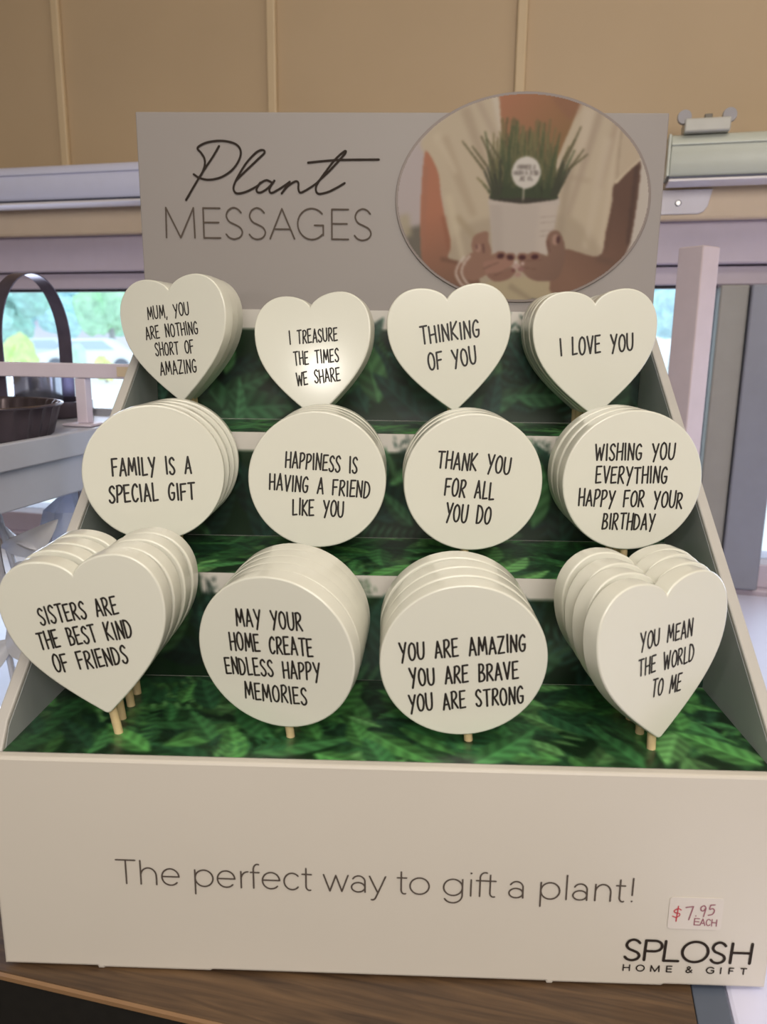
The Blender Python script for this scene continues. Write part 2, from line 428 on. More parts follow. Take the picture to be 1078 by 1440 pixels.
# ------------------------------------------------------------------ outdoors; haze and overexposure put into the pale colours
def ext(az, dist, z=0.0):
    a = R(az); return Vector((.008+dist*math.sin(a), -.28+dist*math.cos(a), z))
def az(px): return math.degrees(math.atan((px-539)/1080))-1.66
GZ = -1.15
bm = bmesh.new(); box(bm, -60, 60, 1.2, 120, GZ-.1, GZ)
struct(build('ground', bm, mat('pale_pavement', (236, 230, 224), .9, var=.05, scale=.6)))
bm = bmesh.new(); box(bm, -50, 50, 34, 41, GZ, GZ+.02)
struct(build('road', bm, mat('road_grey', (196, 200, 216), .9, var=.05, scale=.5)))
def blob(bm, c, r, seed, sub=3, amp=.35):
    b = bmesh.new(); bmesh.ops.create_icosphere(b, subdivisions=sub, radius=1)
    for v in b.verts:
        n = noise.noise(v.co*1.7+Vector((seed*3.1, seed, 0)))+.5*noise.noise(v.co*5+Vector((seed, 0, 0)))
        v.co = Vector(c)+Vector((v.co.x*r[0], v.co.y*r[1], v.co.z*r[2]))*(1+amp*n)
    join(bm, b)
def tree(px, dist, h, cr, rgb, label, seed):
    p = ext(az(px), dist, GZ)
    t = thing('tree', label, 'tree', p)
    bm = bmesh.new(); tube(bm, [(0, 0, 0), (.05, 0, h*.2), (0, .05, h*.5)], [.2, .16, .1]); build('trunk', bm, mat('bark', (176, 166, 172), .9), t)
    bm = bmesh.new(); rnd = random.Random(seed)
    for k in range(12):
        a = rnd.uniform(0, 6.28); rr = cr*rnd.uniform(.1, .8)
        blob(bm, (rr*math.cos(a), rr*math.sin(a), h*rnd.uniform(.3, .85)), (cr*.42, cr*.42, h*.17), seed+k)
    build('crown', bm, mat('leaves_%d_%d_%d' % rgb, rgb, .9, var=.25, scale=2.2), t)
tree(-8, 50, 7.5, 3.6, (188, 232, 222), 'pale green tree outside, at the left edge of the window', 1)
tree(46, 72, 10, 5.0, (184, 226, 232), 'tall bluish green tree outside, seen through the metal hoop', 2)
tree(113, 100, 13, 4.5, (150, 190, 226), 'blue grey tree in the distance beside the heart at the left', 3)
tree(163, 47, 7.5, 2.4, (188, 232, 190), 'green tree outside above the parked white car', 4)
tree(212, 56, 9, 2.6, (180, 225, 200), 'green tree half hidden behind the MUM heart', 5)
tree(934, 50, 7.5, 2.8, (195, 228, 238), 'pale tree outside in the narrow gap left of the white post', 6)
tree(1072, 42, 4.5, 2.6, (240, 206, 222), 'pinkish blossom tree outside at the right edge of the photo', 7)
def shrub(px, dist, r, h, rgb, label, seed):
    p = ext(az(px), dist, GZ); t = thing('shrub', label, 'shrub', p)
    bm = bmesh.new(); rnd = random.Random(seed)
    for k in range(5): blob(bm, (rnd.uniform(-.5, .5)*r, rnd.uniform(-.4, .4)*r, h*rnd.uniform(.4, .65)), (r*.55, r*.55, h*.38), seed+k, 2)
    build('foliage', bm, mat('shrub_%d_%d_%d' % rgb, rgb, .9, var=.25, scale=3), t)
    bm = bmesh.new(); tube(bm, [(0, 0, 0), (0, 0, h*.5)], .05, 8); build('stem', bm, mat('bark', (176, 166, 172), .9), t)
shrub(38, 30, .75, 1.55, (215, 245, 150), 'bright lime green shrub seen through the metal hoop', 11)
shrub(115, 30, .45, 1.3, (205, 238, 215), 'small pale green shrub outside, right of the metal hoop', 12)
shrub(153, 28, .42, .9, (235, 238, 150), 'low yellow shrub outside beside the display', 13)
shrub(1071, 17, .32, .42, (235, 235, 110), 'low yellow bush outside the right window', 14)
def car(px, dist, rgb, label, turn):
    p = ext(az(px), dist, GZ+.02); t = thing('car', label, 'car', p, (0, 0, turn))
    bm = bmesh.new()
    prism(bm, [(-2.1, .35), (-2.05, .8), (-1.3, .95), (-.75, 1.42), (.7, 1.45), (1.35, .98), (2.1, .85), (2.15, .35)], 'y', -.85, .85, .08)
    build('body', bm, mat('car_paint_%d' % rgb[0], rgb, .3), t)
    for sy in (-.86, .86):
        bm = bmesh.new(); prism(bm, [(-1.1, .97), (-.7, 1.34), (.62, 1.37), (1.1, .99)], 'y', sy-.01, sy+.01); build('side_window', bm, mat('car_glass', (190, 205, 225), .1), t)
        for sx in (-1.3, 1.35):
            bm = bmesh.new(); ring = lathe(bm, [(.0, -.1), (.32, -.1), (.32, .1), (.0, .1)], 20)
            bm.transform(Matrix.Translation((sx, sy*.95, .32)) @ Matrix.Rotation(R(90), 4, 'X')); build('wheel', bm, mat('tyre', (96, 98, 112), .8), t)
car(136, 36, (248, 248, 250), 'white car parked outside beside the heart at the left', .15)
car(80, 40, (225, 232, 245), 'pale car parked outside behind the metal hoop', -.1)
t = thing('house', 'distant house with a lilac roof outside the left window', 'house', ext(az(118), 88, GZ))
bm = bmesh.new(); box(bm, -5, 5, -3, 3, 0, 3.2); build('wall', bm, mat('house_wall', (225, 215, 225), .8), t)
bm = bmesh.new(); prism(bm, [(-3.6, 3.2), (0, 5.2), (3.6, 3.2)], 'x', -5.4, 5.4); build('roof', bm, mat('house_roof', (205, 185, 215), .8), t)

# ================================================================== counter and bench
t = thing('counter', 'brown wood-grain counter under the display box', 'counter', W(-.4, .2, -.9), (0, 0, -A12))
def loc(s0, s1, d0, d1, z0, z1): return (s0+.4, s1+.4, d0-.2, d1-.2, z0+.9, z1+.9)
mw = bpy.data.materials.new('walnut_laminate'); mw.use_nodes = True
nt = mw.node_tree; b = nt.nodes['Principled BSDF']; tc = nt.nodes.new('ShaderNodeTexCoord'); mp = nt.nodes.new('ShaderNodeMapping')
mp.inputs['Scale'].default_value = (9, 120, 40); mp.inputs['Rotation'].default_value = (0, 0, R(4))
nz = nt.nodes.new('ShaderNodeTexNoise'); nz.inputs['Scale'].default_value = 1.6; nz.inputs['Detail'].default_value = 8; nz.inputs['Distortion'].default_value = 1.4
rp = nt.nodes.new('ShaderNodeValToRGB')
for e, (p, c) in zip([rp.color_ramp.elements[0], rp.color_ramp.elements[1]], [(.3, (62, 46, 34)), (.72, (104, 80, 57))]):
    e.position = p; e.color = (*srgb(c), 1)
nt.links.new(tc.outputs['Object'], mp.inputs['Vector']); nt.links.new(mp.outputs[0], nz.inputs['Vector']); nt.links.new(nz.outputs['Fac'], rp.inputs['Fac'])
nt.links.new(rp.outputs['Color'], b.inputs['Base Color']); b.inputs['Roughness'].default_value = .42
bm = bmesh.new(); box(bm, *loc(-1.4, .131, -.0375, .60, -.004, 0), .0006); build('counter_top', bm, mw, t)
bm = bmesh.new(); box(bm, *loc(-1.4, .131, -.0395, -.0376, -.0022, -.0002)); build('edge_band', bm, mat('edge_band', (140, 108, 78), .4), t)
bm = bmesh.new(); box(bm, *loc(-1.4, .131, -.0388, -.0376, -.9, -.0024)); box(bm, *loc(-1.4, .131, -.0376, .60, -.9, -.0042)); build('front_panel', bm, mat('black_laminate', (22, 21, 20), .6, var=.2, scale=200), t)
t = thing('end_panel', 'dark blue grey strip along the right end of the wooden counter', 'counter strip', W(.138, .25, -.9), (0, 0, -A12))
bm = bmesh.new(); box(bm, -.0067, .0073, -.30, .35, 0, .8995, .0006); build('panel', bm, mat('slate_laminate', (84, 92, 108), .5), t)
t = thing('white_bench', 'white bench under the window to the right of the display', 'bench', W(.6, .28, -.9), (0, 0, -A12))
m_bench = mat('bench_white', (214, 214, 240), .35, var=.01)
bm = bmesh.new(); box(bm, -.4544, .42, -.40, .3365, .87, .8995, .002); build('bench_top', bm, m_bench, t)
bm = bmesh.new(); box(bm, -.44, .40, -.38, .32, 0, .87); build('bench_base', bm, m_bench, t)

# the loose white timber post
t = thing('timber_post', 'white painted square timber post standing on the bench right of the display', 'post', W(.1645, .47, 0), (0, 0, -A12+R(48)))
bm = bmesh.new(); box(bm, -.0122, .0122, -.0122, .0122, 0, .3535, .0012); build('post', bm, mat('post_paint', (206, 190, 194), .55, var=.03), t)

# roller blind head rails
def blind(label, s0, s1, endcap, m_rail):
    t = thing('roller_blind', label, 'blind', W((s0+s1)/2, .60, .43), (0, 0, -A12)); h = (s1-s0)/2
    bm = bmesh.new(); prism(bm, [(-.035, 0), (-.037, .003), (-.037, .03), (-.033, .036), (-.028, .0385), (-.001, .0385), (-.001, 0)], 'x', -h, h, .001)
    build('head_rail', bm, m_rail, t, smooth=True)
    bm = bmesh.new(); box(bm, -h, h, -.0385, -.0372, .0275, .0292, .0004); build('ridge', bm, m_rail, t)
    bm = bmesh.new(); box(bm, -h, h, -.036, -.004, -.0022, -.0001); build('slot', bm, mat('slot_dark', (70, 72, 92), .5), t)
    bm = bmesh.new(); box(bm, -h, h, -.036, -.004, -.0048, -.0023, .0006); build('bottom_bar', bm, m_white, t)
    if endcap:
        bm = bmesh.new(); box(bm, -h-.003, -h-.0002, -.037, -.001, 0, .038, .001); build('end_cap', bm, m_rail, t)
    return t
m_rail = mat('blind_rail_grey', (196, 200, 192), .35, var=.015); m_rail2 = mat('blind_rail_light_tint', (208, 210, 236), .35, var=.015)  # left rail: lilac window light put into its white
blind('white roller blind head rail left of the display, above the left window', -1.3, .02, False, m_rail2)
blind('white roller blind head rail right of the display, below the small metal clip', .143, 1.0, True, m_rail)
t = thing('bracket', 'white rounded bracket plate with a screw under the right blind rail', 'bracket', W(.1655, .6055, .401), (0, 0, -A12))
bm = bmesh.new(); prism(bm, [(-.024, 0), (.012, 0), (.017, .002), (.0205, .007), (.024, .0235), (-.024, .0235)], 'y', -.003, 0, .0006); build('plate', bm, m_white, t)
bm = bmesh.new(); r_ = lathe(bm, [(.0031, 0), (.0031, .0012), (.0022, .0018), (.0008, .0018)], 16); cap(bm, r_[-1]); bm.transform(Matrix.Translation((-.008, -.003, .0105)) @ Matrix.Rotation(R(90), 4, 'X'))
build('screw', bm, mat('steel', (170, 168, 170), .35, .8), t)
t = thing('blind_clip', 'small grey mounting clip with two rounded ears on top of the right blind rail', 'clip', W(.1735, .587, .4687), (0, 0, -A12))
m_clip = mat('clip_plastic', (186, 184, 178), .35)
bm = bmesh.new(); box(bm, -.0205, .0205, -.027, .004, -.0005, .0115, .0015); build('clip_body', bm, m_clip, t)
for sx in (-.021, .019):
    bm = bmesh.new(); r_ = lathe(bm, [(.0, -.003), (.0062, -.003), (.0066, 0), (.0062, .003), (0, .003)], 20); bm.transform(Matrix.Translation((sx, -.022, .0135)) @ Matrix.Rotation(R(90), 4, 'X')); build('ear', bm, mat('clip_roller', (150, 146, 152), .4), t, smooth=True)
bm = bmesh.new(); box(bm, -.0025, .0045, -.02, -.014, .0115, .0165, .0006); build('clip_screw', bm, mat('clip_dark', (110, 105, 98), .5, .4), t)

# ================================================================== the white stand at the left
t = thing('display_stand', 'white painted wooden stand left of the display, holding a dark metal dish', 'stand', W(-.46, .12, 0), (0, 0, -A12))
m_st = mat('stand_white', (184, 186, 200), .4, var=.02)
def sl(s0, s1, d0, d1, z0, z1): return (s0+.46, s1+.46, d0-.12, d1-.12, z0, z1)
bm = bmesh.new(); box(bm, *sl(-.66, -.2605, -.02, .352, .193, .203, ), .001); build('shelf_top', bm, m_st, t)
for nm, bx in (('rim', (-.2655, -.2595, -.022, .354, .192, .2085)), ('rim', (-.66, -.2656, .348, .354, .192, .2085)), ('rim', (-.66, -.2656, -.022, -.016, .192, .2085))):
    bm = bmesh.new(); box(bm, *sl(*bx), .001); build(nm, bm, m_st, t)
bm = bmesh.new(); box(bm, *sl(-.66, -.2635, -.018, .35, .1665, .1925), .0008); build('apron', bm, m_st, t)
for s in (-.64, -.285):
    for d in (-.005, .336):
        bm = bmesh.new(); box(bm, *sl(s-.009, s+.009, d-.009, d+.009, 0, .167), .001); build('leg', bm, m_st, t)
bm = bmesh.new(); box(bm, *sl(-.655, -.268, -.012, .345, .006, .014), .001); build('lower_shelf', bm, m_st, t)

c0 = Vector((-.295, .239, .2032))
t = thing('fluted_dish', 'dark fluted metal dish on the white stand at the left edge', 'dish', c0)
m_dark = mat('dark_pewter', (96, 86, 92), .3, .75, var=.1)
bm = bmesh.new(); r_ = lathe(bm, [(.0, 0), (.052, 0), (.0545, .0015), (.060, .020), (.0618, .0222), (.0605, .0232), (.0585, .0215), (.0532, .003), (.0, .003)], 96, flute=32, depth=.035)
build('dish_body', bm, m_dark, t, smooth=True)
bm = bmesh.new(); tube(bm, [(.0612*math.cos(a), .0612*math.sin(a), .0225) for a in [i*math.pi/32 for i in range(65)]], .0011, 8); build('dish_rim', bm, mat('pewter_rim', (120, 112, 120), .22, .9), t, smooth=True)

def hoop(loc_, half, height, wid, yaw):
    t = thing('hoop_handle_basket', 'dark metal hoop handle of a small basket on the white stand', 'basket', loc_, (0, 0, yaw))
    bm = bmesh.new(); pts = []
    for i in range(41):
        a = math.pi*i/40; x = math.cos(a)*half; z = height-half*1.25+math.sin(a)*half*1.25
        pts.append((x, z))
    pts = [(half, .004)]+pts+[(-half, .004)]
    rows = []
    for i, (x, z) in enumerate(pts):
        a = pts[max(i-1, 0)]; b_ = pts[min(i+1, len(pts)-1)]; dx, dz = b_[0]-a[0], b_[1]-a[1]; n = math.hypot(dx, dz)
        nx, nz_ = -dz/n*.0005, dx/n*.0005
        rows.append([bm.verts.new((x+nx, -wid/2, z+nz_)), bm.verts.new((x+nx, wid/2, z+nz_)), bm.verts.new((x-nx, wid/2, z-nz_)), bm.verts.new((x-nx, -wid/2, z-nz_))])
    for a, b_ in zip(rows, rows[1:]):
        for k in range(4): bm.faces.new((a[k], a[(k+1) % 4], b_[(k+1) % 4], b_[k]))
    bm.faces.new(rows[0]); bm.faces.new(rows[-1][::-1])
    build('handle', bm, mat('handle_metal', (108, 100, 116), .3, .7, var=.12, scale=90), t, smooth=True)
    bm = bmesh.new(); r_ = lathe(bm, [(0, 0), (half*.93, 0), (half*.985, .003), (half*.985, .014), (half*.95, .014), (half*.95, .003), (0, .003)], 40)
    build('basket_base', bm, m_dark, t, smooth=True)
hoop(W(-.394, .318, .2035), .047, .121, .013, R(80))
PICKS = [
('mum', 'h', (-0.1232, 0.1762, 0.2187), 0.0515, (-17, 5, 0), 0.0715, [
    ('MUM, YOU', -15.87, 13.05, 11.99, 13.31, 7.0), ('ARE NOTHING', -18.79, 1.83, 16.59, 2.54, 7.07), ('SHORT OF', -13.6, -7.92, 12.27, -8.17, 7.14), ('AMAZING', -11.98, -19.41, 12.66, -19.36, 7.41)]),
('treasure', 'h', (-0.0447, 0.1724, 0.2187), 0.0428, (-12, 4.5, -6), 0.0715, [
    ('I TREASURE', -13.57, 7.7, 15.65, 8.09, 7.51), ('THE TIMES', -11.26, -4.38, 15.89, -3.79, 7.54), ('WE SHARE', -10.27, -16.26, 16.32, -14.68, 7.58)]),
('thinking', 'h', (0.0368, 0.1775, 0.2187), 0.0479, (0, 5.5, 0), 0.0715, [
    ('THINKING', -16.52, 4.54, 17.1, 5.84, 9.57), ('OF YOU', -13.02, -10.83, 14.36, -9.35, 9.71)]),
('love', 'h', (0.1179, 0.1776, 0.2187), 0.0461, (2, 3.5, 0), 0.0715, [
    ('I LOVE YOU', -19.83, 0.01, 21.74, 1.16, 9.52)]),
('family', 'c', (-0.1211, 0.1035, 0.1568), 0.0466, (14, 0, 0), 0.07, [
    ('FAMILY IS A', -20.09, -0.23, 18.17, -0.22, 8.74), ('SPECIAL GIFT', -22.42, -14.07, 19.4, -13.59, 8.87)]),
('happiness', 'c', (-0.0396, 0.1035, 0.1568), 0.0447, (0, -3, 0), 0.07, [
    ('HAPPINESS IS', -16.12, 5.73, 19.87, 5.2, 7.94), ('HAVING A FRIEND', -23.82, -6.17, 26.77, -7.02, 8.05), ('LIKE YOU', -11.55, -18.33, 14.17, -17.9, 8.15)]),
('thankyou', 'c', (0.0382, 0.1033, 0.1568), 0.0447, (3, -4, 0), 0.07, [
    ('THANK YOU', -18.92, 6.62, 17.47, 6.02, 8.61), ('FOR ALL', -13.77, -7.23, 10.89, -7.59, 8.74), ('YOU DO', -12.21, -20.21, 10.43, -20.47, 8.87)]),
('wishing', 'c', (0.1204, 0.1035, 0.1568), 0.0468, (5, 0, 0), 0.0708, [
    ('WISHING YOU', -19.94, 10.72, 19.84, 11.02, 8.0), ('EVERYTHING', -18.76, -0.93, 17.21, -0.91, 8.1), ('HAPPY FOR YOUR', -26.71, -12.32, 26.09, -13.63, 8.21), ('BIRTHDAY', -13.81, -24.18, 12.71, -24.97, 8.14)]),
('sisters', 'h', (-0.1168, 0.0235, 0.1014), 0.0473, (-3, 8, 4), 0.0715, [
    ('SISTERS ARE', -18.78, 8.08, 15.54, 9.64, 7.73), ('THE BEST KIND', -22.19, -2.91, 19.15, -1.33, 7.87), ('OF FRIENDS', -18.04, -14.11, 14.58, -12.74, 8.03)]),
('may', 'c', (-0.0409, 0.024, 0.1014), 0.0418, (-14, 4, 6), 0.07, [
    ('MAY YOUR', -15.15, 12.74, 14.02, 11.86, 7.81), ('HOME CREATE', -19.71, 1.3, 17.17, 0.16, 8.0), ('ENDLESS HAPPY', -23.56, -10.08, 19.13, -10.92, 7.84), ('MEMORIES', -16.28, -21.86, 11.69, -22.91, 7.85)]),
('youare', 'c', (0.0368, 0.0248, 0.1014), 0.0401, (2, 6, 6), 0.07, [
    ('YOU ARE AMAZING', -26.18, 3.64, 25.59, 3.05, 7.87), ('YOU ARE BRAVE', -22.83, -8.73, 22.09, -9.45, 8.06), ('YOU ARE STRONG', -24.35, -21.0, 23.89, -21.58, 7.91)]),
('mean', 'h', (0.1148, 0.0215, 0.1014), 0.0422, (28, 3, 0), 0.0715, [
    ('YOU MEAN', -13.34, 7.56, 14.91, 7.67, 7.43), ('THE WORLD', -13.76, -3.82, 16.64, -4.09, 7.42), ('TO ME', -6.05, -14.81, 10.06, -15.89, 7.56)]),
]
SCRIPT = [[(-112.99, 389.15), (-117.11, 382.93), (-123.11, 375.02), (-129.18, 366.38), (-135.18, 357.33)], [(-129.63, 372.55), (-125.8, 370.38), (-119.76, 369.41), (-111.85, 371.1), (-104.58, 375.76), (-100.12, 382.01), (-99.61, 387.24), (-103.39, 390.81), (-111.82, 392.28), (-121.05, 391.08), (-126.48, 388.13), (-124.48, 385.2), (-122.48, 381.93), (-122.42, 377.99), (-124.25, 373.36), (-126.14, 370.71)], [(-103.01, 368.96), (-96.07, 375.13), (-88.81, 381.4), (-84.47, 385.34), (-85.49, 386.96), (-89.41, 385.65), (-95.95, 379.41), (-101.88, 370.82), (-104.57, 364.83), (-102.88, 361.51), (-97.14, 362.21), (-89.91, 365.57), (-87.36, 367.9)], [(-80.24, 368.07), (-83.77, 369.24), (-88.1, 366.9), (-89.97, 363.24), (-87.86, 361.92), (-83.17, 364.27), (-78.45, 368.94)], [(-78.5, 369.07), (-81.67, 364.28), (-80.65, 361.75), (-76.33, 363.64), (-71.3, 366.65), (-68.78, 368.45)], [(-68.78, 368.45), (-71.33, 364.99), (-74.02, 361.52)], [(-74.02, 361.52), (-70.25, 365.66), (-65.23, 368.66), (-63.32, 367.68), (-63.37, 364.37), (-62.12, 362.05), (-57.83, 363.86), (-52.11, 367.4), (-50.69, 368.73)], [(-50.69, 368.73), (-42.86, 375.68), (-35.8, 382.9), (-33.34, 385.84), (-34.39, 386.29), (-40.02, 381.58), (-47.12, 373.03), (-51.41, 367.07), (-52.29, 363.75), (-50.74, 361.44), (-45.76, 362.13), (-40.08, 364.48), (-34.05, 367.81)], [(-56.95, 379.69), (-48.48, 380.57), (-35.8, 381.4), (-12.62, 381.69)]]
TITLE = [('M', -148.86, -130.4, 334.53, 334.47, 18.09), ('E', -124.88, -113.86, 334.45, 334.42, 18.07), ('S', -110.38, -99.52, 334.41, 334.37, 18.06), ('S', -95.4, -84.7, 334.36, 334.32, 18.04), ('A', -81.89, -66.22, 334.31, 334.26, 18.03), ('G', -64.06, -47.72, 334.26, 334.2, 18.01), ('E', -42.54, -31.69, 334.19, 334.15, 17.99), ('S', -27.96, -17.05, 334.14, 334.11, 17.97)]
SLOGAN = [('T', -112.3, -104.1, 43.74, 43.69, 11.33), ('h', -101.95, -95.27, 43.67, 43.63, 11.32), ('e', -92.9, -85.59, 43.61, 43.57, 11.31), ('p', -78.72, -71.1, 43.53, 43.48, 11.3), ('e', -69.17, -61.78, 43.47, 43.42, 11.29), ('r', -59.11, -56.11, 43.4, 43.38, 11.29), ('f', -55.04, -51.3, 43.38, 43.35, 11.28), ('e', -50.02, -42.76, 43.35, 43.3, 11.28), ('c', -40.84, -34.44, 43.29, 43.25, 11.27), ('t', -33.17, -29.12, 43.24, 43.21, 11.26), ('w', -24.12, -13.81, 43.18, 43.12, 11.25), ('a', -12.43, -6.27, 43.11, 43.07, 11.24), ('y', -4.72, 1.98, 43.06, 43.02, 11.24), ('t', 6.99, 11.0, 42.99, 42.96, 11.23), ('o', 12.34, 20.34, 42.95, 42.9, 11.22), ('g', 26.45, 34.33, 42.86, 42.82, 11.21), ('i', 37.77, 37.99, 42.79, 42.79, 11.2), ('f', 40.09, 44.75, 42.78, 42.75, 11.2), ('t', 44.19, 48.4, 42.75, 42.73, 11.2), ('a', 53.71, 60.0, 42.69, 42.65, 11.19), ('p', 67.06, 74.89, 42.61, 42.56, 11.17), ('l', 77.64, 77.86, 42.54, 42.54, 11.17), ('a', 80.39, 86.66, 42.53, 42.49, 11.16), ('n', 89.74, 96.11, 42.47, 42.43, 11.15), ('t', 98.3, 102.14, 42.41, 42.39, 11.15), ('!', 104.66, 105.43, 42.37, 42.37, 11.14)]
BRAND = [('S', 104.16, 110.37, 14.13, 14.11, 9.71), ('P', 112.49, 119.36, 14.11, 14.09, 9.7), ('L', 120.75, 126.82, 14.09, 14.07, 9.69), ('O', 128.15, 138.93, 14.07, 14.05, 9.68), ('S', 140.38, 146.3, 14.04, 14.03, 9.68), ('H', 148.72, 156.87, 14.03, 14.01, 9.67)]
SUB = [('H', 104.11, 106.73, 8.54, 8.55, 2.86), ('O', 109.66, 112.95, 8.55, 8.56, 2.86), ('M', 115.76, 119.23, 8.56, 8.57, 2.85), ('E', 122.39, 124.52, 8.57, 8.58, 2.85), ('&', 130.61, 133.1, 8.59, 8.59, 2.85), ('G', 139.29, 142.32, 8.6, 8.61, 2.85), ('I', 145.23, 145.35, 8.61, 8.61, 2.85), ('F', 148.81, 150.51, 8.62, 8.62, 2.85), ('T', 153.71, 155.95, 8.62, 8.63, 2.84)]
PRICE = [('$', 122.45, 125.75, 35.44, 35.86, 4.81), ('7', 127.64, 130.7, 36.1, 36.49, 4.8), ('.', 131.88, 132.23, 36.64, 36.68, 4.8), ('9', 133.52, 135.99, 36.85, 37.16, 4.79), ('5', 136.87, 139.63, 37.28, 37.63, 4.79)]
EACH = [('E', 131.68, 133.78, 32.49, 32.41, 3.1), ('A', 134.2, 136.18, 32.4, 32.32, 3.1), ('C', 136.6, 138.45, 32.31, 32.24, 3.1), ('H', 138.99, 140.97, 32.22, 32.15, 3.1)]

t = thing('small_rack', 'small white T-shaped rack with a narrow top bar on the white stand', 'rack', W(-.308, .262, .2035), (0, 0, -A12))
m_rack = mat('rack_white', (220, 208, 222), .45)
bm = bmesh.new(); box(bm, -.0046, .0046, -.004, .004, .002, .0368, .0006); build('post', bm, m_rack, t)
bm = bmesh.new(); box(bm, -.11, .0555, -.005, .005, .037, .0482, .0008); build('bar', bm, m_rack, t)
bm = bmesh.new(); box(bm, -.013, .012, -.012, .012, 0, .0018, .0005); build('foot', bm, m_rack, t)
bm = bmesh.new(); box(bm, .034, .049, -.0056, -.0051, .0388, .0462); build('tag', bm, mat('tag_yellow', (216, 196, 168), .6), t)
t = thing('silver_tin', 'small silver tin at the left edge of the photo behind the dish', 'tin', W(-.402, .330, .2035), (0, 0, -A12))
bm = bmesh.new(); r_ = lathe(bm, [(0, 0), (.020, 0), (.0205, .001), (.0205, .036), (.0215, .037), (.0215, .039), (.018, .040), (0, .040)], 40); build('tin_body', bm, mat('silver', (190, 195, 215), .2, .85), t, smooth=True)

def leaf_mesh(bm, base, tip, wd, bend, roll, th=.0008):
    base = Vector(base); tip = Vector(tip); ax = (tip-base); L = ax.length; ax.normalize()
    side = ax.cross(Vector((0, -1, .15))).normalized(); nrm = side.cross(ax).normalized()
    q = Matrix.Rotation(roll, 3, ax); side = q @ side; nrm = q @ nrm; rows = []
    for i in range(11):
        f = i/10; w = wd*math.sin(math.pi*min(1, f*.97+.03)**.8)**.85+.0004; c = base+ax*L*f+nrm*bend*math.sin(math.pi*f)
        rows.append([c+side*w*k+nrm*abs(k)*w*.35 for k in (-1, -.5, 0, .5, 1)])
    for sgn in (0, 1):
        g = [[bm.verts.new(p-nrm*th*sgn) for p in r] for r in rows]
        for a, b_ in zip(g, g[1:]):
            for k in range(4): bm.faces.new((a[k], a[k+1], b_[k+1], b_[k]))
LB = W(-.29, .14, .0145)
t = thing('leaf_ornament', 'white metal leaf ornament under the white stand at the left edge', 'ornament', LB, (0, 0, -A12))
m_leaf = mat('white_enamel', (214, 214, 220), .25, .25, var=.02)
bm = bmesh.new(); tube(bm, [(0, 0, .003), (-.006, 0, .05), (.004, .004, .10), (-.004, 0, .148)], .0022, 8); build('stem', bm, m_leaf, t, smooth=True)
bm = bmesh.new(); r_ = lathe(bm, [(0, 0), (.024, 0), (.024, .002), (.006, .004), (0, .004)], 24); build('base', bm, m_leaf, t, smooth=True)
for bs, tp, wd, bd, ro in (((-.004, 0, .148), (.016, -.016, .088), .013, .006, .3), ((-.002, 0, .14), (-.052, -.02, .095), .011, .008, -.5), ((.0, 0, .12), (.040, .002, .142), .0095, .005, .8),
                           ((.002, 0, .10), (.044, -.008, .106), .010, .005, -.3), ((-.004, 0, .09), (-.05, -.02, .05), .012, .006, .4), ((.002, 0, .135), (.034, .01, .118), .008, .004, 1.2),
                           ((0, 0, .07), (.034, -.01, .05), .011, .006, .2), ((-.004, 0, .14), (-.03, .01, .15), .009, .005, .5), ((-.003, 0, .055), (-.045, -.01, .02), .010, .006, -.2)):
    bm = bmesh.new(); leaf_mesh(bm, bs, tp, wd, bd, ro); build('leaf', bm, m_leaf, t, smooth=True)
bm = bmesh.new()
LB2 = W(-.30, .225, .0145)
t = thing('crystal_ornament', 'clear faceted crystal ornament behind the white leaf ornament', 'ornament', LB2, (0, 0, -A12))
m_cry = mat('crystal', (225, 230, 245), .06, .0, spec=.9); m_cry.node_tree.nodes['Principled BSDF'].inputs['Transmission Weight'].default_value = .65
bm = bmesh.new(); lathe(bm, [(.0005, 0), (.016, 0), (.010, .012), (.008, .05), (.022, .075), (.028, .1), (.020, .13), (.0005, .146)], 8); build('crystal', bm, m_cry, t)
bm = bmesh.new(); tube(bm, [(.021, -.016, 0), (.021, -.016, .151)], .0022, 8); build('rod', bm, mat('silver', (190, 195, 215), .2, .85), t)

# ================================================================== the counter display box
HW, HF, DD, HT = .165, .1014, .2343, .4090
T1, T2, T3 = HF-.0006, .1568, .2187
Y2, Y3 = .083, .158
disp = thing('display_box', 'white cardboard counter display box with three leafy green steps of plant signs', 'display box', (0, 0, 0))
m_card = mat('white_card', (208, 201, 192), .42, var=.012, scale=14)
m_head = mat('header_card', (146, 139, 137), .5, var=.01, scale=10)  # white card greyed in colour for the dimmer light at the back
m_edge = mat('card_side', (186, 182, 178), .55, var=.015)
m_green = vcol_mat('leaf_print', .36, .15)
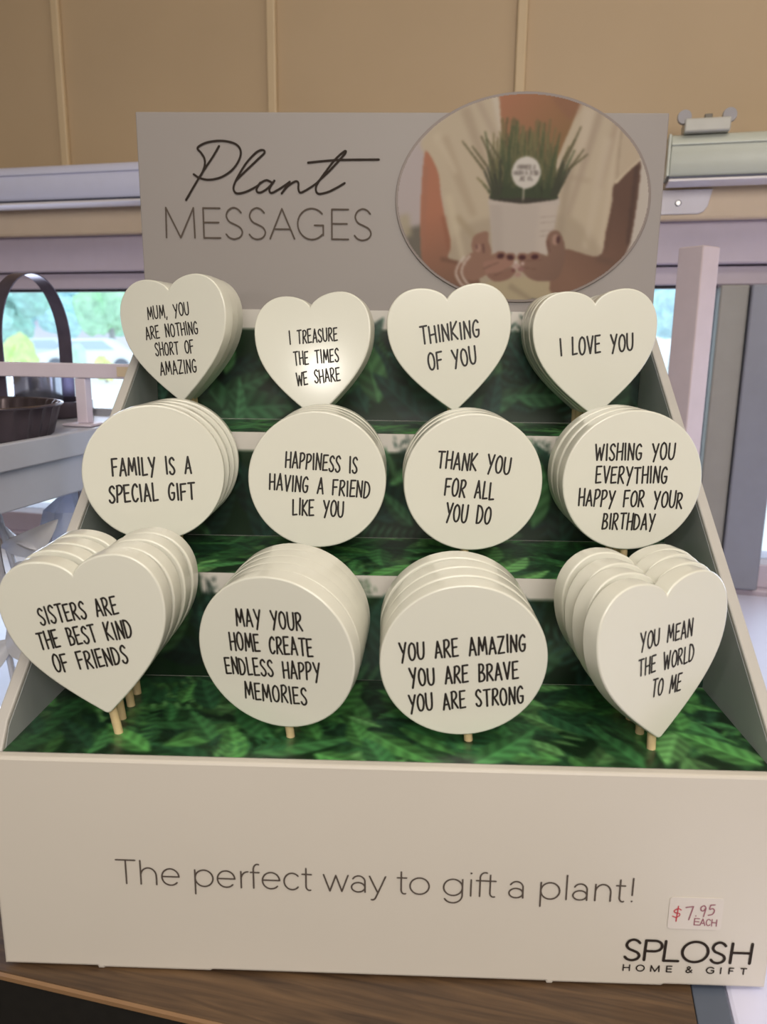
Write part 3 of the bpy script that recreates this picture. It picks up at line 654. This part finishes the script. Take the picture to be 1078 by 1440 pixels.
# front panel with its rounded top fold and two little tabs at the foot
bm = bmesh.new()
prism(bm, [(-HW, .0012), (-.124, .0012), (-.1235, 0), (-.121, 0), (-.1205, .0006), (-.074, .0006), (-.073, .0012), (.0715, .0012), (.072, 0), (.0745, 0), (.075, .0009), (.121, .0009), (.122, .0016), (HW, .0016), (HW, HF), (-HW, HF)], 'y', 0, .0052, .0012)
fp = build('front_panel', bm, m_card, disp)
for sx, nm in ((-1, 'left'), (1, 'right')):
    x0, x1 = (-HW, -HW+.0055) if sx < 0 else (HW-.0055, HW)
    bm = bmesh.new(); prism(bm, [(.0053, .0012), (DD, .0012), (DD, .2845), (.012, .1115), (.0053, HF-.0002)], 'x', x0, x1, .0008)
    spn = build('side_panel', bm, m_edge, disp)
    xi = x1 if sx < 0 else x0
    bm = bmesh.new(); prism(bm, [(.0075, .006), (DD-.003, .006), (DD-.003, .2795), (.0125, .1088), (.0075, HF-.002)], 'x', xi+(.00002 if sx < 0 else -.00022), xi+(.00022 if sx < 0 else -.00002)); build('shaded_inner_face', bm, mat('inner_shade_grey', (164, 168, 170), .6, var=.02), spn)  # recess shade put into the grey of the panel's inner face
bm = bmesh.new(); box(bm, -HW, HW, DD+.0001, DD+.0031, .0012, HT, .0006); header = build('header_board', bm, m_head, disp)
IX = HW-.0057
m_in = mat('inner_card', (190, 186, 180), .6)
def tier(name, b, art, P):
    bm = bmesh.new(); box(bm, *b); o = build(name, bm, m_in, disp)
    print_sheet('leaf_picture', art, P, m_green, o)
G1 = [(66, 116, 62), (48, 94, 54), (38, 76, 48), (84, 132, 78), (56, 104, 60), (32, 62, 42)]
G2 = [(54, 90, 62), (38, 70, 56), (66, 106, 68), (30, 56, 48), (46, 80, 66)]
NX = 420
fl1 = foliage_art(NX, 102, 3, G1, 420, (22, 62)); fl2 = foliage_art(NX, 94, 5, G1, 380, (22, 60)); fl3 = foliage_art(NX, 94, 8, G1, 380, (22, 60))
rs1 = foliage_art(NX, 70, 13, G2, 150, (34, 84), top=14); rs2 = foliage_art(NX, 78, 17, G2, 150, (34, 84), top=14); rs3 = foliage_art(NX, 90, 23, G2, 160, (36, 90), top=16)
E3 = .00015
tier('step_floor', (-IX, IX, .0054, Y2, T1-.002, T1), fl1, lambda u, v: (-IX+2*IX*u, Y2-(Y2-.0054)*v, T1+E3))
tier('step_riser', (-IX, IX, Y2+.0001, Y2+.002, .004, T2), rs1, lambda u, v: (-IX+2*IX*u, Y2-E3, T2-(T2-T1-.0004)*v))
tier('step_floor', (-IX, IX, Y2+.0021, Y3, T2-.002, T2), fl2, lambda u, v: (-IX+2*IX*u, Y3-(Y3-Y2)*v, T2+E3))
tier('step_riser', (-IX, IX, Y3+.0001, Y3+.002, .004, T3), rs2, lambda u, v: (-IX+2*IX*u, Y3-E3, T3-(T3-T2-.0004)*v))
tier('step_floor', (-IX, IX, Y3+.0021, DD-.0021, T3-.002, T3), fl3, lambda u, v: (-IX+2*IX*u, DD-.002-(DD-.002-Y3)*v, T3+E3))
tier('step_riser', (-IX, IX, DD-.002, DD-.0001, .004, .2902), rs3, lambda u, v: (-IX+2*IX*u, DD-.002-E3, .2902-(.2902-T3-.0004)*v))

m_ink = mat('dark_ink', (50, 42, 38), .7, var=.04, spec=.12); m_ink2 = mat('grey_ink', (88, 78, 72), .7, var=.04, spec=.12)
polys = []
for st in SCRIPT: ribbon(polys, smooth([(x/1000, z/1000) for x, z in st], 8), .00135)
yh = DD-.0001
lettering('script_lettering', polys, lambda x, z: (x, yh-.0003, z), m_ink, header)
mm = lambda cells: [(c[0], *[v/1000 for v in c[1:]]) for c in cells]
polys = []; thin_text(polys, mm(TITLE), .00105)
lettering('title_lettering', polys, lambda x, z: (x, yh-.0003, z), m_ink2, header)
polys = []; thin_text(polys, mm(SLOGAN), .00074)
lettering('slogan_lettering', polys, lambda x, z: (x, -.0003, z), m_ink2, fp)
polys = []; thin_text(polys, mm(BRAND), .00125, .03); thin_text(polys, mm(SUB), .0006)
lettering('brand_lettering', polys, lambda x, z: (x, -.0003, z), m_ink, fp)

# price sticker
st = thing('price_sticker', 'small pale handwritten price sticker on the front of the box', 'sticker', (.132, -.0001, .0376))
bm = bmesh.new()
def rr(x0, x1, z0, z1, r):
    return [(cx+r*math.cos(R(a)), cz+r*math.sin(R(a))) for cx, cz, a0 in ((x1-r, z1-r, 0), (x0+r, z1-r, 90), (x0+r, z0+r, 180), (x1-r, z0+r, 270)) for a in (a0, a0+30, a0+60, a0+90)]
prism(bm, rr(-.0112, .0111, -.0075, .0077, .0014), 'y', -.0003, 0); build('sticker_paper', bm, mat('sticker_paper', (213, 205, 199), .35), st)
def cells(a): return [(c[0], c[1]/1000-.132, c[2]/1000-.132, c[3]/1000-.0376, c[4]/1000-.0376, c[5]/1000) for c in a]
polys = []; thin_text(polys, cells(PRICE[:1]), .0005)
lettering('dollar_sign', polys, lambda x, z: (x, -.0005, z), mat('red_ink', (186, 52, 66), .5), st)
polys = []; thin_text(polys, cells(PRICE[1:]), .00052); thin_text(polys, cells(EACH), .00045)
lettering('price_lettering', polys, lambda x, z: (x, -.0005, z), mat('plum_ink', (150, 92, 106), .5), st)

# ------------------------------------------------------------------ the oval picture on the header
def oval_art():
    X0, Y0, WW, HH = 550, 122, 372, 310
    art = np.zeros((HH, WW, 3)); art[:] = (184, 172, 168)
    gx, gy = np.meshgrid(np.arange(WW)+X0, np.arange(HH)+Y0)
    rng = random.Random(4)
    def inside(pts):
        m_ = np.zeros(gx.shape, bool); n = len(pts); j = n-1
        for i in range(n):
            xi, yi = pts[i]; xj, yj = pts[j]
            if yi != yj:
                c = ((yi > gy) != (yj > gy)) & (gx < (xj-xi)*(gy-yi)/(yj-yi)+xi); m_ ^= c
            j = i
        return m_
    def fill(pts, col, soft=1, sm=True, alpha=1.0, grad=None):
        if sm:
            P = [np.array(p, float) for p in pts]; n = len(P); q = []
            for i in range(n):
                a, b_, c, d = P[i-1], P[i], P[(i+1) % n], P[(i+2) % n]
                for k in range(5):
                    s_ = k/5; q.append(tuple(.5*(2*b_+(-a+c)*s_+(2*a-5*b_+4*c-d)*s_*s_+(-a+3*b_-3*c+d)*s_**3)))
            pts = q
        a = blur(inside(pts).astype(float), soft, 2)[..., None]*alpha
        c = np.array(col, float)[None, None]
        if grad is not None:      # second colour towards (gx0,gy0)->(gx1,gy1)
            (ax, ay, bx, by), c2 = grad
            tt = np.clip(((gx-ax)*(bx-ax)+(gy-ay)*(by-ay))/((bx-ax)**2+(by-ay)**2), 0, 1)[..., None]
            c = c*(1-tt)+np.array(c2, float)*tt
        art[:] = art*(1-a)+c*a
    def line(p0, p1, w, col, alpha=1, soft=1):
        d = np.array(p1)-np.array(p0); n = np.array([-d[1], d[0]])/(np.hypot(*d)+1e-9)*w/2
        fill([tuple(np.array(p0)+n), tuple(np.array(p1)+n*.6), tuple(np.array(p1)-n*.6), tuple(np.array(p0)-n)], col, soft, False, alpha)
    def ell(cx, cy, rx, ry, col, soft=1, alpha=1, ang=0):
        c, s_ = math.cos(ang), math.sin(ang)
        fill([(cx+rx*math.cos(a)*c-ry*math.sin(a)*s_, cy+rx*math.cos(a)*s_+ry*math.sin(a)*c) for a in np.linspace(0, 6.283, 24, endpoint=False)], col, soft, False, alpha)
    # backdrop
    fill([(550, 120), (610, 120), (600, 420), (550, 420)], (182, 168, 170), 3, False)
    fill([(572, 318), (598, 312), (600, 400), (570, 400)], (112, 104, 94), 3, False)
    fill([(560, 300), (575, 296), (580, 330), (565, 330)], (172, 158, 130), 3, False, .8)
    fill([(888, 200), (925, 200), (925, 360), (885, 360)], (194, 182, 172), 3, False)
    # blouse
    bl = (192, 174, 150)
    fill([(590, 196), (612, 170), (660, 140), (700, 128), (740, 200), (806, 140), (840, 140), (872, 168), (900, 200), (872, 254), (862, 300), (850, 355), (800, 350), (760, 430), (650, 400), (634, 370), (622, 280), (612, 240), (596, 214)], bl, 2)
    fill([(640, 330), (700, 300), (800, 300), (850, 356), (800, 420), (640, 410)], (176, 158, 136), 4)
    for p in (((650, 150), (690, 250), 14, (170, 150, 128)), ((620, 190), (668, 300), 16, (176, 156, 132)), ((668, 140), (700, 200), 8, (172, 152, 134)), ((690, 130), (702, 180), 8, (206, 194, 184)),
              ((642, 300), (680, 340), 10, (166, 146, 118)), ((630, 270), (655, 365), 10, (204, 186, 160)), ((838, 152), (800, 300), 10, (166, 146, 128)), ((862, 168), (842, 260), 10, (170, 148, 128)),
              ((822, 150), (812, 210), 16, (200, 182, 162)), ((850, 190), (828, 345), 14, (198, 180, 158)), ((866, 176), (850, 340), 6, (206, 186, 162)), ((800, 220), (790, 330), 14, (164, 146, 126)),
              ((610, 185), (640, 240), 12, (202, 184, 160)), ((780, 240), (830, 250), 6, (170, 150, 128)), ((800, 300), (846, 352), 8, (176, 158, 134))):
        line(*p, alpha=.75, soft=3)
    # neck and chest
    fill([(697, 126), (740, 122), (810, 130), (808, 143), (792, 190), (770, 230), (712, 225), (703, 185), (698, 140)], (176, 112, 82), 1, True, 1, ((700, 130, 790, 210), (140, 104, 66)))
    fill([(770, 130), (812, 132), (798, 165), (780, 150)], (146, 98, 74), 3, True, .7)
    # trousers
    fill([(690, 396), (760, 388), (800, 402), (800, 432), (680, 432)], (180, 162, 130), 2)
    line((722, 400), (760, 425), 9, (150, 132, 108), .7, 2); line((755, 420), (800, 424), 3, (112, 108, 104), .8, 1)
    # left arm
    fill([(595, 218), (600, 210), (615, 238), (620, 270), (628, 308), (636, 338), (633, 360), (650, 366), (668, 376), (680, 400), (660, 414), (625, 398), (598, 372), (592, 330), (592, 270)], (180, 112, 84), 1, True, 1, ((600, 300, 640, 410), (128, 92, 74)))
    line((622, 362), (650, 368), 5, (108, 74, 58), .8, 2); line((598, 230), (596, 350), 5, (164, 110, 88), .6, 2)
    line((624, 300), (634, 352), 7, (150, 90, 66), .6, 2)
    # right arm
    fill([(894, 221), (898, 240), (896, 290), (889, 345), (872, 372), (840, 396), (800, 412), (780, 404), (790, 360), (800, 346), (848, 356), (856, 320), (862, 280), (864, 252)], (136, 98, 80), 1, True, 1, ((800, 380, 892, 300), (104, 74, 62)))
    line((893, 226), (888, 340), 6, (80, 58, 52), .8, 2); line((846, 360), (872, 366), 8, (100, 76, 66), .6, 3); line((866, 258), (858, 350), 4, (100, 72, 60), .6, 2)
    fill([(868, 176), (884, 192), (897, 218), (880, 236), (864, 252), (862, 210)], (190, 170, 146), 1); line((864, 252), (896, 219), 3, (208, 190, 164), .9, 1); line((868, 178), (866, 246), 3, (160, 142, 122), .7, 1)
    # pot
    fill([(688, 274), (696, 352), (704, 358), (770, 358), (778, 350), (787, 272)], (186, 172, 164), 1, False)
    fill([(760, 280), (787, 274), (778, 352), (758, 356)], (196, 180, 170), 3, False, .7); fill([(690, 280), (706, 282), (712, 356), (697, 352)], (178, 164, 156), 3, False, .7)
    for y in (300, 308, 320, 327): line((762, y+1), (784, y-1), 1.4, (158, 144, 136), .8, 1)
    ell(737, 273, 49, 7.5, (52, 46, 40)); ell(737, 281, 47, 3, (186, 172, 164), 1, .0)
    # grass
    for k in range(150):
        f = k/150; x0 = 737+rng.uniform(-43, 43); e = (x0-737)/43
        x1 = 737+e*rng.uniform(30, 58)+rng.gauss(0, 9); y1 = rng.uniform(162, 226) if abs(e) < .75 else rng.uniform(180, 250)
        dark = np.array((38, 44, 32)) if k < 70 else np.array((58, 68, 44)); tip = np.array((138, 124, 80)) if rng.random() < .65 else np.array((86, 98, 60))
        P = [(x0, 274), (x0+(x1-x0)*.35, 274-(274-y1)*.45), (x1, y1)]
        pts = [((1-s_)**2*P[0][0]+2*(1-s_)*s_*P[1][0]+s_*s_*P[2][0], (1-s_)**2*P[0][1]+2*(1-s_)*s_*P[1][1]+s_*s_*P[2][1]) for s_ in np.linspace(0, 1, 5)]
        for i in range(4):
            line(pts[i], pts[i+1], (6.2, 5.4, 4.4, 3)[i], dark*(1-i/4)+tip*(i/4), .92, 1)
    for x0, y0, xm, ym, x1, y1 in ((697, 274, 680, 235, 648, 195), (700, 274, 684, 230, 662, 202), (702, 272, 690, 220, 674, 188), (704, 270, 702, 220, 682, 192), (780, 270, 792, 225, 812, 174), (776, 272, 790, 220, 805, 192), (781, 272, 795, 235, 824, 212), (700, 262, 694, 240, 688, 205), (783, 268, 800, 232, 818, 205)):
        line((x0, y0), (xm, ym), 4.2, (60, 62, 46), 1, 1); line((xm, ym), (x1, y1), 3, (92, 86, 58), 1, 1)
    ell(737, 277.5, 47.5, 3.6, (60, 54, 46), 1, .9)
    fill([(687, 276), (737, 283), (788, 275), (787, 284), (688, 284)], (190, 176, 168), 1, False)
    # the round sign in the pot
    line((737, 258), (736, 278), 2.6, (190, 178, 166), 1, 1); ell(739, 238, 20.5, 22.5, (206, 198, 192))
    for txt, y, hw_ in (('HAPPINESS IS', 233, 12), ('HAVING A FRIEND', 241, 17), ('LIKE YOU', 249, 9.5)):
        pp = []; hand_line(pp, txt, 0, 0, hw_*2, 0, 5, .16)
        for q in pp: fill([(739-hw_+a, y-b_) for a, b_ in q], (96, 84, 80), 1, False, 1.0)
    # hands
    sk = (150, 108, 90); dk = (112, 76, 64)
    fill([(668, 330), (676, 324), (688, 322), (690, 336), (695, 352), (690, 360), (672, 356), (666, 344)], sk, 1); ell(675, 346, 4.2, 6.5, (170, 128, 112)); line((682, 340), (684, 354), 3, (92, 56, 52), .8, 1); ell(673, 344, 1.6, 4, (96, 56, 54), 1, .7)
    fill([(655, 366), (668, 352), (690, 356), (705, 352), (716, 354), (716, 364), (704, 376), (690, 384), (670, 394), (656, 386)], sk, 1)
    fill([(683, 368), (700, 362), (718, 358), (728, 364), (722, 374), (708, 384), (692, 388)], (160, 114, 98), 1); fill([(690, 384), (712, 380), (726, 372), (730, 382), (718, 392), (700, 394)], (142, 100, 84), 1)
    line((684, 376), (706, 366), 2, dk, .8, 1); line((700, 386), (722, 374), 2, dk, .7, 1)
    fill([(776, 356), (772, 336), (777, 322), (788, 320), (796, 332), (800, 350), (798, 372), (790, 390), (770, 394), (752, 390), (738, 376), (736, 360), (752, 352), (768, 354)], (140, 102, 86), 1, True, 1, ((745, 360, 800, 385), (124, 92, 78)))
    line((774, 334), (778, 352), 3, dk, .8, 1); ell(785, 333, 5, 8, (168, 128, 112)); ell(789, 333, 2.4, 6, (84, 48, 48)); line((745, 364), (770, 362), 2, dk, .6, 1); line((740, 374), (762, 376), 2, dk, .6, 1)
    for x, y, a_ in ((708, 357, -.3), (722, 359, .3), (739, 359, 0), (757, 358, -.1)):
        ell(x, y-1, 7.5, 6, (146, 104, 88)); ell(x, y, 5.2, 3.6, (74, 32, 36), 1, 1, a_)
    for x, y, rr_, c in ((731, 372, 6, (186, 150, 142)), (738, 376, 5, (150, 104, 98)), (730, 366, 3, (206, 180, 176)), (734, 384, 5, (176, 136, 124)), (727, 378, 3, (120, 70, 68)), (740, 368, 3, (196, 164, 158))): ell(x, y, rr_, rr_*.75, c)
    # two white bangles
    for dx in (0, 7):
        pts = smooth([(656+dx*1.1, 358-dx*.2), (647+dx, 372), (645+dx*1.2, 385), (654+dx*1.4, 400), (664+dx*1.5, 404)], 5)
        for a, b_ in zip(pts, pts[1:]): line(a, b_, 4, (206, 186, 176), 1, 1)
    art2 = blur(art, 1, 1)
    keep = (((gx[:-1, :-1]+.5-735.5)/176.5)**2+((gy[:-1, :-1]+.5-276)/145)**2) < 1
    g_ = art2.mean(axis=2, keepdims=True); art2 = (g_+(art2-g_)*.84)*.89
    return np.clip(art2, 0, 255), keep, X0, Y0, WW, HH
art, keep, X0, Y0, WW, HH = oval_art()
KX, KZ = .1592/360, .1244/298
OX, OZ = .0778, .3584                                # centre of the oval on the header
yo = DD-.0014
def on_oval(px, py): return OX+(px-735.7)*KX, OZ-(py-276)*KZ
ov = []
for i in range(96):
    a = 2*math.pi*i/96; ov.append((OX+.0797*math.cos(a), OZ+.0622*math.sin(a)))
bm = bmesh.new(); prism(bm, ov, 'y', yo, DD-.0001, .0003)
oval = build('picture_oval', bm, mat('oval_rim', (128, 116, 112), .5), header)
m_print = vcol_mat('photo_print', .5, 0, .15)
def PO(u, v):
    x, z = on_oval(X0+u*(WW-1), Y0+v*(HH-1)); return (x, yo-.0002, z)
print_sheet('printed_picture', art, PO, m_print, header, keep)

# ================================================================== the plant signs
m_sign = mat('sign_lacquer', (224, 223, 212), .3, var=.008, scale=30, coat=.5)
m_stick = mat('birch_stick', (214, 190, 146), .6, var=.08, scale=150)
m_black = mat('sign_ink', (38, 33, 30), .5, var=.03)
TH = .0045
def bez(p0, p1, p2, p3, n=12):
    out = []
    for i in range(n):
        t_ = i/n; out.append(tuple((1-t_)**3*p0[k]+3*(1-t_)**2*t_*p1[k]+3*(1-t_)*t_*t_*p2[k]+t_**3*p3[k] for k in (0, 1)))
    return out
def heart_outline():
    h = bez((0, .385), (.02, .43), (.11, .485), (.235, .485))+bez((.235, .485), (.385, .485), (.5, .37), (.5, .205))+bez((.5, .205), (.5, -.02), (.385, -.19), (.03, -.468), 16)+bez((.03, -.468), (.018, -.479), (.01, -.483), (0, -.483), 4)
    h.append((0, -.483)); l = [(-x, y) for x, y in h[::-1][1:-1]]
    return [(x, y*1.03) for x, y in h+l]
OUT = {'h': heart_outline(), 'c': [(.5*math.cos(2*math.pi*i/80), .5*math.sin(2*math.pi*i/80)) for i in range(80)]}
def plaque_mesh(kind, size, h):
    bm = bmesh.new()
    prism(bm, [(x*size, z*size+h) for x, z in OUT[kind]], 'y', -TH, TH, .0009, 2)
    bmesh.ops.recalc_face_normals(bm, faces=bm.faces[:])
    me = bpy.data.meshes.new('plaque'); bm.to_mesh(me); bm.free(); me.materials.append(m_sign)
    for p in me.polygons: p.use_smooth = True
    return me
def stick_mesh(kind, size, h):
    top = h-(.49 if kind == 'h' else .5)*size+.0012
    bm = bmesh.new(); tube(bm, [(0, 0, -.0018), (0, 0, top)], .0019, 14)
    bmesh.ops.recalc_face_normals(bm, faces=bm.faces[:])
    me = bpy.data.meshes.new('stick'); bm.to_mesh(me); bm.free(); me.materials.append(m_stick)
    for p in me.polygons: p.use_smooth = True
    me.set_sharp_from_angle(angle=R(50)); return me
INFO = {  # words on it, how many deep, spacing
 'mum': (3, .0125), 'treasure': (3, .0105), 'thinking': (2, .0115), 'love': (4, .0120),
 'family': (4, .0130), 'happiness': (4, .0125), 'thankyou': (3, .0130), 'wishing': (3, .0130),
 'sisters': (4, .0128), 'may': (5, .0102), 'youare': (4, .0130), 'mean': (4, .0132)}
DRIFT = {'may': .0003}
TITLES = {'mum': 'MUM, YOU ARE NOTHING SHORT OF AMAZING', 'treasure': 'I TREASURE THE TIMES WE SHARE', 'thinking': 'THINKING OF YOU', 'love': 'I LOVE YOU',
 'family': 'FAMILY IS A SPECIAL GIFT', 'happiness': 'HAPPINESS IS HAVING A FRIEND LIKE YOU', 'thankyou': 'THANK YOU FOR ALL YOU DO', 'wishing': 'WISHING YOU EVERYTHING HAPPY',
 'sisters': 'SISTERS ARE THE BEST KIND OF FRIENDS', 'may': 'MAY YOUR HOME CREATE ENDLESS HAPPY MEMORIES', 'youare': 'YOU ARE AMAZING, BRAVE, STRONG', 'mean': 'YOU MEAN THE WORLD TO ME'}
SHORT = {'mum': 'MUM', 'treasure': 'I TREASURE', 'thinking': 'THINKING OF YOU', 'love': 'I LOVE YOU', 'family': 'FAMILY', 'happiness': 'HAPPINESS', 'thankyou': 'THANK YOU', 'wishing': 'WISHING YOU',
 'sisters': 'SISTERS', 'may': 'MAY YOUR HOME', 'youare': 'YOU ARE AMAZING', 'mean': 'YOU MEAN THE WORLD'}
ORD = ['', 'second', 'third', 'fourth', 'fifth']
rnd = random.Random(21)
for key, kind, base, h, (yaw, roll, tilt), size, lines in PICKS:
    n, gap = INFO[key]; word = 'heart' if kind == 'h' else 'round'
    root = thing('plant_sign', 'white %s plant sign reading %s' % (word, TITLES[key]), 'plant sign', base, (R(tilt), R(-roll), R(yaw)), 'white plant signs on the green steps')
    pq = weighted(link('plaque', plaque_mesh(kind, size, h), None, root)); sk = link('stick', stick_mesh(kind, size, h), None, root)
    polys = []
    for s_, *v in lines:
        x0, z0, x1, z1, hh = [q/1000 for q in v]; hand_line(polys, s_, x0, z0, x1, z1, hh)
    lettering('lettering', polys, lambda x, z: (x, -TH-.00012, z+h), m_black, pq)
    for k in range(1, n):
        r_ = root.copy(); COL.objects.link(r_)
        yk = yaw*(1-.12*k)+rnd.uniform(-2.6, 2.6); rk = roll*(1-.15*k)+rnd.uniform(-2.4, 2.4); tk = tilt*(1-.05*k)
        r_.rotation_euler = (R(tk), R(-rk), R(yk))
        r_.location = (base[0]+DRIFT.get(key, -.0003)*k+(h*math.sin(R(rk))-h*math.sin(R(roll))), base[1]+gap*k, base[2])
        r_['label'] = ('white %s plant sign, %s from the front in the %s stack' % (word, ORD[k], SHORT[key])) if k < n-1 else ('white %s plant sign at the very back of the %s stack' % (word, SHORT[key]))
        for src in (pq, sk):
            c = src.copy(); COL.objects.link(c); c.parent = r_
